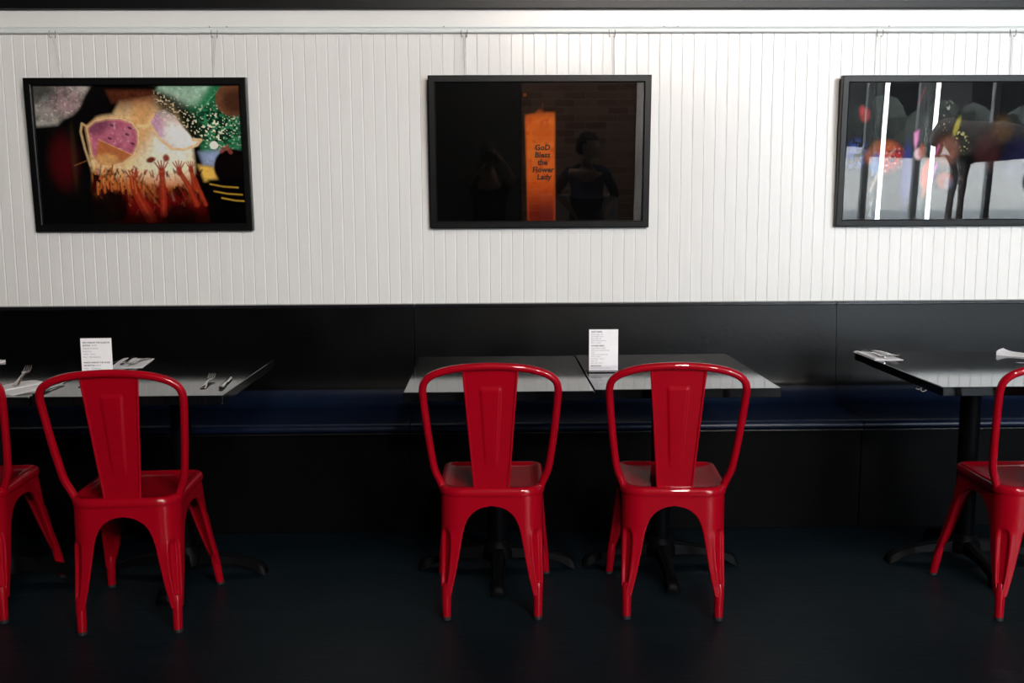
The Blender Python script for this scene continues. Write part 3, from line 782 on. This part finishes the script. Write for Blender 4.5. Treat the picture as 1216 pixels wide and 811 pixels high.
def knife(loc, rot, label):
    r = thing('table_knife', label, 'knife', loc, 0, 'knives on the tables'); r.rotation_euler = rot
    bm = bmesh.new()
    rings = [[(hw * math.cos(a), y, .0045 + t * math.sin(a)) for a in [2*PI*k/12 for k in range(12)]] for y, hw, t in ((-.105, .005, .003), (-.102, .0085, .0042), (-.07, .0088, .0045), (-.02, .0070, .0042), (0, .0060, .0036))]
    loft(bm, rings); obj('handle', bm, M['steel'], r, 50)
    bm = bmesh.new()
    secs = [(0, -.005, .006), (.012, -.007, .007), (.06, -.0085, .0068), (.09, -.0085, .0055), (.105, -.006, .003), (.112, -.001, .0002)]
    loft(bm, [[(a, y, .0045), ((a+b)/2, y, .0056), (b, y, .0052), (b, y, .0038), ((a+b)/2, y, .0034)] for y, a, b in secs])
    obj('blade', bm, M['steel'], r)
    return r
def napkin(loc, rotz, w, l, label, skew=0, lift=0, flap=.55, m='napkin', th=.004):
    o = obj('napkin', napkin_bm(w, l, th, skew, lift, flap), M[m], None, 40); o.location = loc; o.rotation_euler = (0, 0, rotz)
    return tag(o, label, 'napkin', 'folded napkins')
# second table from the left: far right napkin set
napkin((-1.372, 3.866, TZ), math.radians(4), .120, .235, 'folded white napkin with dark cutlery, right of the wine menu card', skew=-.06, flap=.45)
knife((-1.392, 3.872, TZ + .0075), (0, 0, math.radians(8)), 'table knife lying on the white napkin right of the wine menu card')
fork((-1.345, 3.855, TZ + .004), (0, 0, math.radians(176)), 'fork with tines towards us on the napkin right of the wine menu card')
# loose fork and knife at the right corner of that table
fork((-.957, 3.395, TZ - .0005), (math.radians(1.5), 0, math.radians(6)), 'fork at the table corner right of the second red chair')
knife((-.895, 3.395, TZ), (0, 0, math.radians(5)), 'knife beside the fork at the table corner right of the second red chair')
# left edge
napkin((-1.550, 3.330, TZ), math.radians(-24), .150, .205, 'white folded napkin between the two left red chairs, at the table front', flap=.6, th=.006)
fork((-1.575, 3.395, TZ + .024), (math.radians(7), 0, math.radians(12)), 'fork with gold glinting tines standing out of the left front napkin')
knife((-1.447, 3.300, TZ + .001), (0, 0, math.radians(-2)), 'knife on the right edge of the left front napkin, by the chair hoop')
napkin((-1.965, 3.845, TZ), math.radians(-14), .12, .20, 'white napkin cut by the left photo edge at the far side of the table', lift=.012)
# right table
napkin((1.518, 3.900, TZ), math.radians(1.5), .112, .225, 'folded white napkin at the left end of the right table', skew=.02, flap=.36)
knife((1.502, 3.905, TZ + .0075), (0, 0, math.radians(2)), 'table knife lying along the napkin at the left end of the right table')
fork((1.548, 3.905, TZ + .004), (0, 0, math.radians(-174)), 'fork with tines towards us on the napkin of the right table')
napkin((2.075, 3.905, TZ), math.radians(52), .12, .13, 'white napkin on the right table, cut by the right photo edge', lift=.022, flap=.5)
knife((2.050, 3.655, TZ + .0005), (0, 0, math.radians(78)), 'knife tip catching blue light at the right photo edge')

# ------------------------------------------------------------------ people reflected in the picture glass
def skin(name, V, E_, mat_, parent, sub=2):
    names = list(V); me = bpy.data.meshes.new(name)
    me.from_pydata([V[n][0] for n in names], [(names.index(a), names.index(b)) for a, b in E_], [])
    o = bpy.data.objects.new('tmp', me); C.objects.link(o)
    sk = o.modifiers.new('s', 'SKIN'); sk.use_smooth_shade = True
    sd = o.modifiers.new('d', 'SUBSURF'); sd.levels = sub; sd.render_levels = sub
    for i, n in enumerate(names):
        r = V[n][1]; r = r if isinstance(r, tuple) else (r, r)
        me.skin_vertices[0].data[i].radius = r
    me.skin_vertices[0].data[0].use_root = True
    dg = bpy.context.evaluated_depsgraph_get(); m2 = bpy.data.meshes.new_from_object(o.evaluated_get(dg))
    bpy.data.objects.remove(o); bpy.data.meshes.remove(me)
    m2.name = name
    return link_mesh(name, m2, mat_, parent, 180)
M['skin'] = mat('skin', (.55, .34, .26), .5, nscale=8, namt=.08)
M['hair'] = mat('dark_hair', (.025, .016, .012), .6, nscale=40, namt=.4, bump=.8, bscale=60)
M['navy'] = mat('navy_cotton', (.025, .032, .085), .85, nscale=20, namt=.15)
M['khaki'] = mat('brown_trousers', (.085, .065, .05), .9, nscale=20, namt=.15)
M['blackcloth'] = mat('black_cotton', (.008, .008, .010), .9, nscale=20, namt=.2)
M['shoe'] = mat('dark_shoe', (.02, .018, .016), .5, nscale=20)
M['camblack'] = mat('black_camera_body', (.015, .015, .016), .35, nscale=40, namt=.2)

def hand(V, E_, wrist, d, side, palm, s=1.0):
    """palm plus four fingers and a thumb, lightly curled; d: pointing direction, side: thumb side, palm: curl direction"""
    d = Vector(d).normalized(); side = Vector(side).normalized(); palm = Vector(palm).normalized()
    p0 = Vector(V[wrist][0]); pm = p0 + d * .052 * s
    V[wrist + 'p'] = (tuple(pm), (.026 * s, .016 * s)); E_.append((wrist, wrist + 'p'))
    for k, ln in enumerate((.070, .078, .072, .056)):
        off = side * (.024 - .016 * k) * s
        a = pm + d * .036 * s + off; b = a + (d * .8 + palm * .5).normalized() * ln * .5 * s; c = b + (d * .35 + palm * .9).normalized() * ln * .5 * s
        n = '%sf%d' % (wrist, k)
        V[n + 'a'] = (tuple(a), .0095 * s); V[n + 'b'] = (tuple(b), .0085 * s); V[n + 'c'] = (tuple(c), .0075 * s)
        E_ += [(wrist + 'p', n + 'a'), (n + 'a', n + 'b'), (n + 'b', n + 'c')]
    a = p0 + d * .03 * s + side * .026 * s; b = a + (d * .6 + side * .7).normalized() * .034 * s; c = b + (d * .8 + palm * .5).normalized() * .028 * s
    V[wrist + 'ta'] = (tuple(a), .011 * s); V[wrist + 'tb'] = (tuple(b), .0095 * s); V[wrist + 'tc'] = (tuple(c), .008 * s)
    E_ += [(wrist, wrist + 'ta'), (wrist + 'ta', wrist + 'tb'), (wrist + 'tb', wrist + 'tc')]

def head_bm(scale=1.0):
    """head looking along +y, centre at mid-head: skull, jaw, nose, brow, lips, ears"""
    bm = bmesh.new(); bmesh.ops.create_uvsphere(bm, u_segments=40, v_segments=32, radius=1)
    for v in bm.verts:
        x, y, z = v.co
        px, py, pz = x * .073, y * .092, z * .112
        if z < -.1: k = min(1, (-z - .1) / .9); px *= 1 - .42 * k; py = py * (1 - .16 * k) + .012 * k
        if y > 0:
            py += .024 * math.exp(-((px / .011) ** 2) - ((pz + .022) / .020) ** 2)              # nose
            py += .006 * math.exp(-((px / .010) ** 2) - ((pz - .004) / .022) ** 2)
            py -= .010 * (math.exp(-(((px - .030) / .016) ** 2) - ((pz - .008) / .012) ** 2) + math.exp(-(((px + .030) / .016) ** 2) - ((pz - .008) / .012) ** 2))
            py += .005 * math.exp(-((px / .022) ** 2) - ((pz + .056) / .007) ** 2)               # lips
            py += .007 * math.exp(-((px / .020) ** 2) - ((pz + .092) / .016) ** 2)               # chin
            py += .004 * math.exp(-((pz - .026) / .010) ** 2) * math.exp(-((px / .05) ** 2))     # brow
        v.co = (px * scale, py * scale, pz * scale)
    for s in (-1, 1):
        r = bmesh.ops.create_uvsphere(bm, u_segments=12, v_segments=10, radius=1)
        for v in r['verts']: v.co = (s * (.072 + v.co.x * .008) * scale, (-.008 + v.co.y * .018 + abs(v.co.x) * .004) * scale, (.0 + v.co.z * .031) * scale)
    return bm
def hair_bm(scale, length, puff=.012, seed=3):
    bm = bmesh.new(); bmesh.ops.create_uvsphere(bm, u_segments=48, v_segments=36, radius=1); kill = []
    for v in bm.verts:
        x, y, z = v.co
        n = 1 + .06 * math.sin(13*x + seed) * math.sin(11*z + 2) + .04 * math.sin(23*y + 9*z)
        if (y > .30 and z < .42) or z < -length or (abs(x) > .7 and y > -.1 and z < .1): kill.append(v)
        v.co = (x * (.075 + puff) * n * scale, (y * (.094 + puff) * n - .006) * scale, (z * (.113 + puff) * n + .004) * scale)
    bmesh.ops.delete(bm, geom=kill, context='VERTS'); return bm
def place(o, loc, rot):
    o.location = loc; o.rotation_euler = rot

def person(loc, label, spec):
    r = thing('person', label, 'person', loc, spec.get('rot', 0))
    V = dict(spec['V']); E_ = list(spec['E'])
    for h in spec['hands']: hand(V, E_, *h)
    body = skin('body', V, E_, M['skin'], r)
    hc, hr = spec['head']
    hd = obj('face', head_bm(spec.get('hs', 1)), M['skin'], r, 180); place(hd, hc, hr)
    # the head is merged into the body mesh so that the figure stays one surface object
    bpy.context.view_layer.update()
    b2 = bmesh.new(); b2.from_mesh(body.data); m_ = hd.matrix_local; t = hd.data.copy(); t.transform(m_); b2.from_mesh(t); b2.to_mesh(body.data); b2.free()
    bpy.data.objects.remove(hd)
    body.data.polygons.foreach_set('use_smooth', [True] * len(body.data.polygons))
    ha = obj('hair', hair_bm(spec.get('hs', 1), spec['hairlen']), M['hair'], r, 180); place(ha, hc, hr)
    for nm, VV, EE, mm in spec['clothes']: skin(nm, VV, EE, mm, r)
    for s in (-1, 1):
        bm = bmesh.new(); fx, fy = spec['feet'][0 if s < 0 else 1]
        rings = []
        for y, hw, zt in ((-.07, .022, .05), (-.06, .034, .075), (-.01, .038, .085), (.06, .044, .060), (.12, .046, .045), (.155, .034, .035), (.168, .012, .02)):
            rings.append([(fx + hw * math.cos(a), fy + y, max(0, zt/2 + zt/2 * math.sin(a))) for a in [2*PI*k/12 for k in range(12)]])
        loft(bm, rings); obj('shoe', bm, M['shoe'], r, 60)
    return r

def figure(pel, chest, neck, hip, feet, knees, sh, elL, wrL, elR, wrR, sc=1):
    V = {'pel': (pel, (.125*sc, .095*sc)), 'waist': (tuple((Vector(pel)*.55 + Vector(chest)*.45)), (.110*sc, .080*sc)), 'chest': (chest, (.130*sc, .095*sc)),
         'neck0': (neck, .055*sc), 'neck1': ((neck[0], neck[1] + .012, neck[2] + .075*sc), .050*sc)}
    E_ = [('pel', 'waist'), ('waist', 'chest'), ('chest', 'neck0'), ('neck0', 'neck1')]
    for s, n, el, wr in ((-1, 'L', elL, wrL), (1, 'R', elR, wrR)):
        V['sh' + n] = ((chest[0] + s * sh, chest[1], chest[2] + .075*sc), .052*sc); V['el' + n] = (el, .038*sc); V['wr' + n] = (wr, (.027*sc, .021*sc))
        E_ += [('chest', 'sh' + n), ('sh' + n, 'el' + n), ('el' + n, 'wr' + n)]
        k = knees[0 if s < 0 else 1]; f = feet[0 if s < 0 else 1]
        V['hp' + n] = ((pel[0] + s * hip, pel[1], pel[2] - .07*sc), .088*sc); V['kn' + n] = (k, .056*sc); V['cf' + n] = ((k[0]*.6 + f[0]*.4, (k[1]*.6 + f[1]*.4) - .02, k[2]*.62), .052*sc); V['an' + n] = ((f[0], f[1], .075), .036*sc)
        E_ += [('pel', 'hp' + n), ('hp' + n, 'kn' + n), ('kn' + n, 'cf' + n), ('cf' + n, 'an' + n)]
    return V, E_
def grow(V, names, k):
    out = {}
    for n in names:
        r = V[n][1]; out[n] = (V[n][0], tuple(a * k + .004 for a in r) if isinstance(r, tuple) else r * k + .004)
    return out
def mid(V, a, b, t, r): return (tuple(Vector(V[a][0]).lerp(Vector(V[b][0]), t)), r)

# woman in a navy V-neck shirt, hand on hip, looking towards the windows
V, E_ = figure((0, 0, .80), (0, .005, 1.08), (0, -.005, 1.235), .085, ((-.10, .02), (.10, .0)), ((-.095, .03, .43), (.095, .02, .43)), .165,
               (-.285, -.07, .965), (-.150, .05, .835), (.265, -.05, .955), (.185, .06, .81))
sh = grow(V, ['pel', 'waist', 'chest', 'shL', 'shR', 'elL', 'elR'], 1.12)
sh['pel'] = ((0, 0, .80), (.150, .118)); sh['hem'] = ((0, .002, .72), (.160, .125)); sh['chest'] = ((0, .012, 1.08), (.150, .125)); sh['waist'] = (V['waist'][0], (.132, .108)); sh['nk'] = ((0, -.018, 1.215), .078)
for n in ('L', 'R'):
    sh['cu' + n] = mid(V, 'el' + n, 'wr' + n, .3, .042)
shE = [('hem', 'pel'), ('pel', 'waist'), ('waist', 'chest'), ('chest', 'nk'), ('chest', 'shL'), ('chest', 'shR'), ('shL', 'elL'), ('shR', 'elR'), ('elL', 'cuL'), ('elR', 'cuR')]
tr = grow(V, ['pel', 'hpL', 'hpR', 'knL', 'knR', 'cfL', 'cfR', 'anL', 'anR'], 1.14); tr['wb'] = (tuple(Vector(V['pel'][0]) + Vector((0, 0, .07))), (.125, .098))
trE = [('wb', 'pel'), ('pel', 'hpL'), ('pel', 'hpR'), ('hpL', 'knL'), ('hpR', 'knR'), ('knL', 'cfL'), ('knR', 'cfR'), ('cfL', 'anL'), ('cfR', 'anR')]
person((.885, -.36, 0), 'woman in a navy V-neck shirt, hand on hip, reflected in the middle picture',
       dict(V=V, E=E_, hands=[('wrL', (.35, .25, -.75), (.2, .9, .1), (.7, .1, -.4)), ('wrR', (-.2, .3, -.9), (-.1, .9, .2), (-.8, .1, -.3))],
            head=((.012, .012, 1.385), (0, 0, math.radians(-58))), hs=1.02, hairlen=.62, feet=((-.10, .0), (.10, -.02)),
            clothes=[('shirt', sh, shE, M['navy']), ('trousers', tr, trE, M['khaki'])]))
# photographer crouching slightly behind her camera
V, E_ = figure((0, -.30, .72), (0, -.26, 1.00), (0, -.245, 1.155), .085, ((-.12, -.28), (.12, -.30)), ((-.13, -.15, .40), (.13, -.16, .40)), .165,
               (-.215, -.14, 1.085), (-.075, -.085, 1.245), (.225, -.13, 1.09), (.105, -.115, 1.285), .95)
sh = grow(V, ['pel', 'waist', 'chest', 'shL', 'shR'], 1.12); sh['pel'] = ((0, -.30, .72), (.148, .116)); sh['hem'] = ((0, -.305, .64), (.155, .12)); sh['chest'] = ((0, -.255, 1.00), (.150, .122)); sh['waist'] = (V['waist'][0], (.132, .108)); sh['nk'] = ((0, -.255, 1.13), .074)
for n in ('L', 'R'): sh['sl' + n] = mid(V, 'sh' + n, 'el' + n, .45, .055)
shE = [('hem', 'pel'), ('pel', 'waist'), ('waist', 'chest'), ('chest', 'nk'), ('chest', 'shL'), ('chest', 'shR'), ('shL', 'slL'), ('shR', 'slR')]
tr = grow(V, ['pel', 'hpL', 'hpR', 'knL', 'knR', 'cfL', 'cfR', 'anL', 'anR'], 1.14); tr['wb'] = (tuple(Vector(V['pel'][0]) + Vector((0, 0, .07))), (.125, .098))
person((.0, -.02, 0), 'person in black holding a camera up to the face, reflected in the middle picture',
       dict(V=V, E=E_, hands=[('wrL', (.65, .25, .55), (.2, .8, .2), (.4, .1, .8)), ('wrR', (-.5, .35, .35), (-.2, .2, .9), (-.8, -.1, .1))],
            head=((.0, -.225, 1.315), (0, 0, 0)), hs=.98, hairlen=.75, feet=((-.12, -.30), (.12, -.32)),
            clothes=[('shirt', sh, shE, M['blackcloth']), ('trousers', tr, trE, M['blackcloth'])]))
k = thing('camera_body', 'black camera held up by the person reflected in the middle picture', 'camera', (0, -.112, H - .06))
bm = bmesh.new(); box(bm, (-.07, -.02, 0), (.07, .028, .085), .010, 3); box(bm, (-.03, -.022, .08), (.03, .026, .112), .010, 3); box(bm, (-.07, .02, .004), (-.045, .045, .075), .009, 3); obj('housing', bm, M['camblack'], k, 40)
bm = bmesh.new()
vr_ = [[(rr * math.cos(2*PI*q/24), yy, .058 + rr * math.sin(2*PI*q/24)) for q in range(24)] for rr, yy in ((.034, .025), (.036, .04), (.034, .06), (.036, .075), (.035, .082), (.028, .080), (.022, .070))]
loft(bm, vr_); obj('lens', bm, M['camblack'], k, 40)

# pale bar-height counter box behind them
for xx, ww, lb in ((.64, .30, 'pale grey plinth behind the photographer'), (1.17, .13, 'narrow pale grey plinth behind the woman')):
    bm = bmesh.new(); box(bm, (-ww/2, -.10, .03), (ww/2, .10, .90), .006, 2); o = thing('display_plinth', lb, 'plinth', (xx, -.95, 0))
    obj('body', bm, mat('pale_plinth', (.42, .42, .45), .6, nscale=6), o)
    bm = bmesh.new(); box(bm, (-ww/2 + .02, -.08, 0), (ww/2 - .02, .08, .03)); obj('kick_base', bm, M['iron'], o)

# dark animal sculpture inside the shop front, seen as a silhouette in the right picture
V = {'bar': ((0, 0, 1.28), (.20, .26)), 'rump': ((.55, 0, 1.30), (.19, .25)), 'chest': ((-.42, 0, 1.26), (.19, .27)), 'neck': ((-.62, 0, 1.42), (.13, .20)), 'poll': ((-.74, 0, 1.52), (.10, .15)), 'muz': ((-.86, 0, 1.22), (.065, .075)),
     'dew': ((-.36, 0, .98), (.05, .06)), 'f1': ((-.46, -.11, .95), .075), 'f2': ((-.50, -.11, .55), .045), 'f3': ((-.52, -.11, .06), .05), 'g1': ((-.46, .11, .95), .075), 'g2': ((-.46, .11, .55), .045), 'g3': ((-.46, .11, .06), .05),
     'h1': ((.60, -.12, .98), .10), 'h2': ((.52, -.12, .72), .055), 'h3': ((.64, -.12, .45), .042), 'h4': ((.60, -.12, .06), .05), 'k1': ((.60, .12, .98), .10), 'k2': ((.54, .12, .72), .055), 'k3': ((.68, .12, .45), .042), 'k4': ((.66, .12, .06), .05), 'tl': ((.80, 0, 1.25), .03), 'tl2': ((.86, 0, .85), .02)}
E_ = [('bar', 'rump'), ('bar', 'chest'), ('chest', 'neck'), ('neck', 'poll'), ('poll', 'muz'), ('chest', 'dew'), ('chest', 'f1'), ('f1', 'f2'), ('f2', 'f3'), ('chest', 'g1'), ('g1', 'g2'), ('g2', 'g3'),
      ('rump', 'h1'), ('h1', 'h2'), ('h2', 'h3'), ('h3', 'h4'), ('rump', 'k1'), ('k1', 'k2'), ('k2', 'k3'), ('k3', 'k4'), ('rump', 'tl'), ('tl', 'tl2')]
st = thing('animal_sculpture', 'dark standing animal sculpture by the window, a silhouette reflected in the right picture', 'sculpture', (6.78, -4.72, -.055))
M['bronze'] = mat('grey_bronze', (.40, .40, .41), .6, nscale=12, namt=.3)
skin('body', V, E_, M['bronze'], st)

# two vertical tube lamps beside the shop front mullions
for x, lb in ((5.50, 'white vertical tube lamp left, seen in the right picture glass'), (6.21, 'white vertical tube lamp right, seen in the right picture glass')):
    t = thing('tube_lamp', lb, 'lamp', (x, SY + .14, .0), group='vertical tube lamps in the shop front')
    bm = bmesh.new(); lathe(bm, [(.030, .05), (.030, 4.2)], 16); obj('tube', bm, emis('tube_glow', (.93, .98, 1.0), 16), t, 40)
    bm = bmesh.new(); lathe(bm, [(.05, 0), (.05, .012), (.034, .02), (.034, .05)], 16); obj('foot_cap', bm, M['alu'], t, 40)
    bm = bmesh.new(); lathe(bm, [(.034, 4.2), (.034, 4.6)], 16); obj('top_cap', bm, M['alu'], t, 40)

# unseen warm globes added behind the camera to brighten the wall and brick
for x, y, z, rr, lb in ((1.0, -4.2, 3.85, .25, 'added fill light globe at the back of the room, leftmost'), (2.6, -4.2, 3.85, .25, 'added fill light globe at the back of the room, middle one'),
                        (4.2, -4.2, 3.85, .25, 'added fill light globe at the back of the room, rightmost'), (.9, -.2, 3.7, .14, 'small added fill light globe in front of the brick partition')):
    t = thing('fill_globe', lb, 'lamp', (x, y, z), group='added fill light globes')
    bm = bmesh.new(); bmesh.ops.create_uvsphere(bm, u_segments=32, v_segments=20, radius=rr); obj('globe', bm, emis('fill_globe_glow', FILL_COL, FILL), t, 180)
    bm = bmesh.new(); lathe(bm, [(.06, rr - .02), (.06, rr + .05), (.012, rr + .08), (.006, rr + .11), (.006, CZ - z - .02), (.05, CZ - z - .02), (.05, CZ - z)], 16); obj('stem', bm, M['iron'], t, 40)

# ------------------------------------------------------------------ the street
bm = bmesh.new(); box(bm, (-60, -80, -.30), (90, SY - .07, -.15)); struct(obj('ground', bm, M['asphalt']))
b = thing('street_building', 'pale sunlit building across the street', 'building', (-6, -33, -.15))
bm = bmesh.new(); box(bm, (-25, -3, 0), (14.5, 0, 4.6), .03); obj('facade', bm, M['plaster'], b)
for i in range(9):
    bm = bmesh.new(); box(bm, (-22 + i * 4.1, -.05, 1.0), (-20 + i * 4.1, .04, 3.4), .02); obj('window', bm, M['darkwall'], b)
b = thing('street_building', 'dark building across the street behind the hedge', 'building', (28, -34, -.15))
bm = bmesh.new(); box(bm, (-14, -3, 0), (-.5, 0, 4.6), .03); obj('facade', bm, M['darkwall'], b)
for i in range(3):
    bm = bmesh.new(); box(bm, (-12 + i * 4.1, -.05, 1.0), (-9.6 + i * 4.1, .04, 3.2), .02); obj('window', bm, M['iron'], b)
bm = bmesh.new()
for i in range(34):
    r = bmesh.ops.create_icosphere(bm, subdivisions=2, radius=random.uniform(.5, .9))
    bmesh.ops.translate(bm, verts=r['verts'], vec=(13 + i * .45, -26.5 + random.uniform(-.5, .5), .35 + random.uniform(-.1, .8)))
for v in bm.verts: v.co += Vector((random.uniform(-.08, .08), random.uniform(-.08, .08), random.uniform(-.08, .08)))
tag(obj('street_hedge', bm, M['leaf']), 'dark hedge along the far side of the street', 'hedge')

# ------------------------------------------------------------------ light
w = bpy.data.worlds.new('sky'); bpy.context.scene.world = w; w.use_nodes = True
bg = w.node_tree.nodes['Background']; bg.inputs[0].default_value = (.80, .90, 1.0, 1); bg.inputs[1].default_value = 7.0
sd = bpy.data.lights.new('sun', 'SUN'); sd.energy = 14; sd.angle = .01; sd.color = (1, .95, .88)
so = bpy.data.objects.new('sun', sd); C.objects.link(so)
so.rotation_euler = Vector((-.35, -.75, -1.0)).to_track_quat('-Z', 'Y').to_euler()
pd = bpy.data.lights.new('window_portal', 'AREA'); pd.shape = 'RECTANGLE'; pd.size = XR - 3.55; pd.size_y = 4.36; pd.cycles.is_portal = True
po = bpy.data.objects.new('window_portal', pd); C.objects.link(po)
po.location = ((XR + 3.55)/2, SY + .08, 2.27); po.rotation_euler = (math.radians(90), 0, 0)

# ------------------------------------------------------------------ render settings
sc = bpy.context.scene
sc.view_settings.view_transform = 'Standard'; sc.view_settings.look = 'None'; sc.view_settings.gamma = 1; sc.view_settings.use_curve_mapping = False
sc.view_settings.exposure = 0.93
sc.cycles.use_denoising = True
try: sc.cycles.denoiser = 'OPENIMAGEDENOISE'
except Exception: pass
sc.cycles.max_bounces = 8; sc.cycles.diffuse_bounces = 4; sc.cycles.glossy_bounces = 5; sc.cycles.transparent_max_bounces = 12
sc.cycles.sample_clamp_indirect = 8; sc.cycles.caustics_reflective = False; sc.cycles.caustics_refractive = False
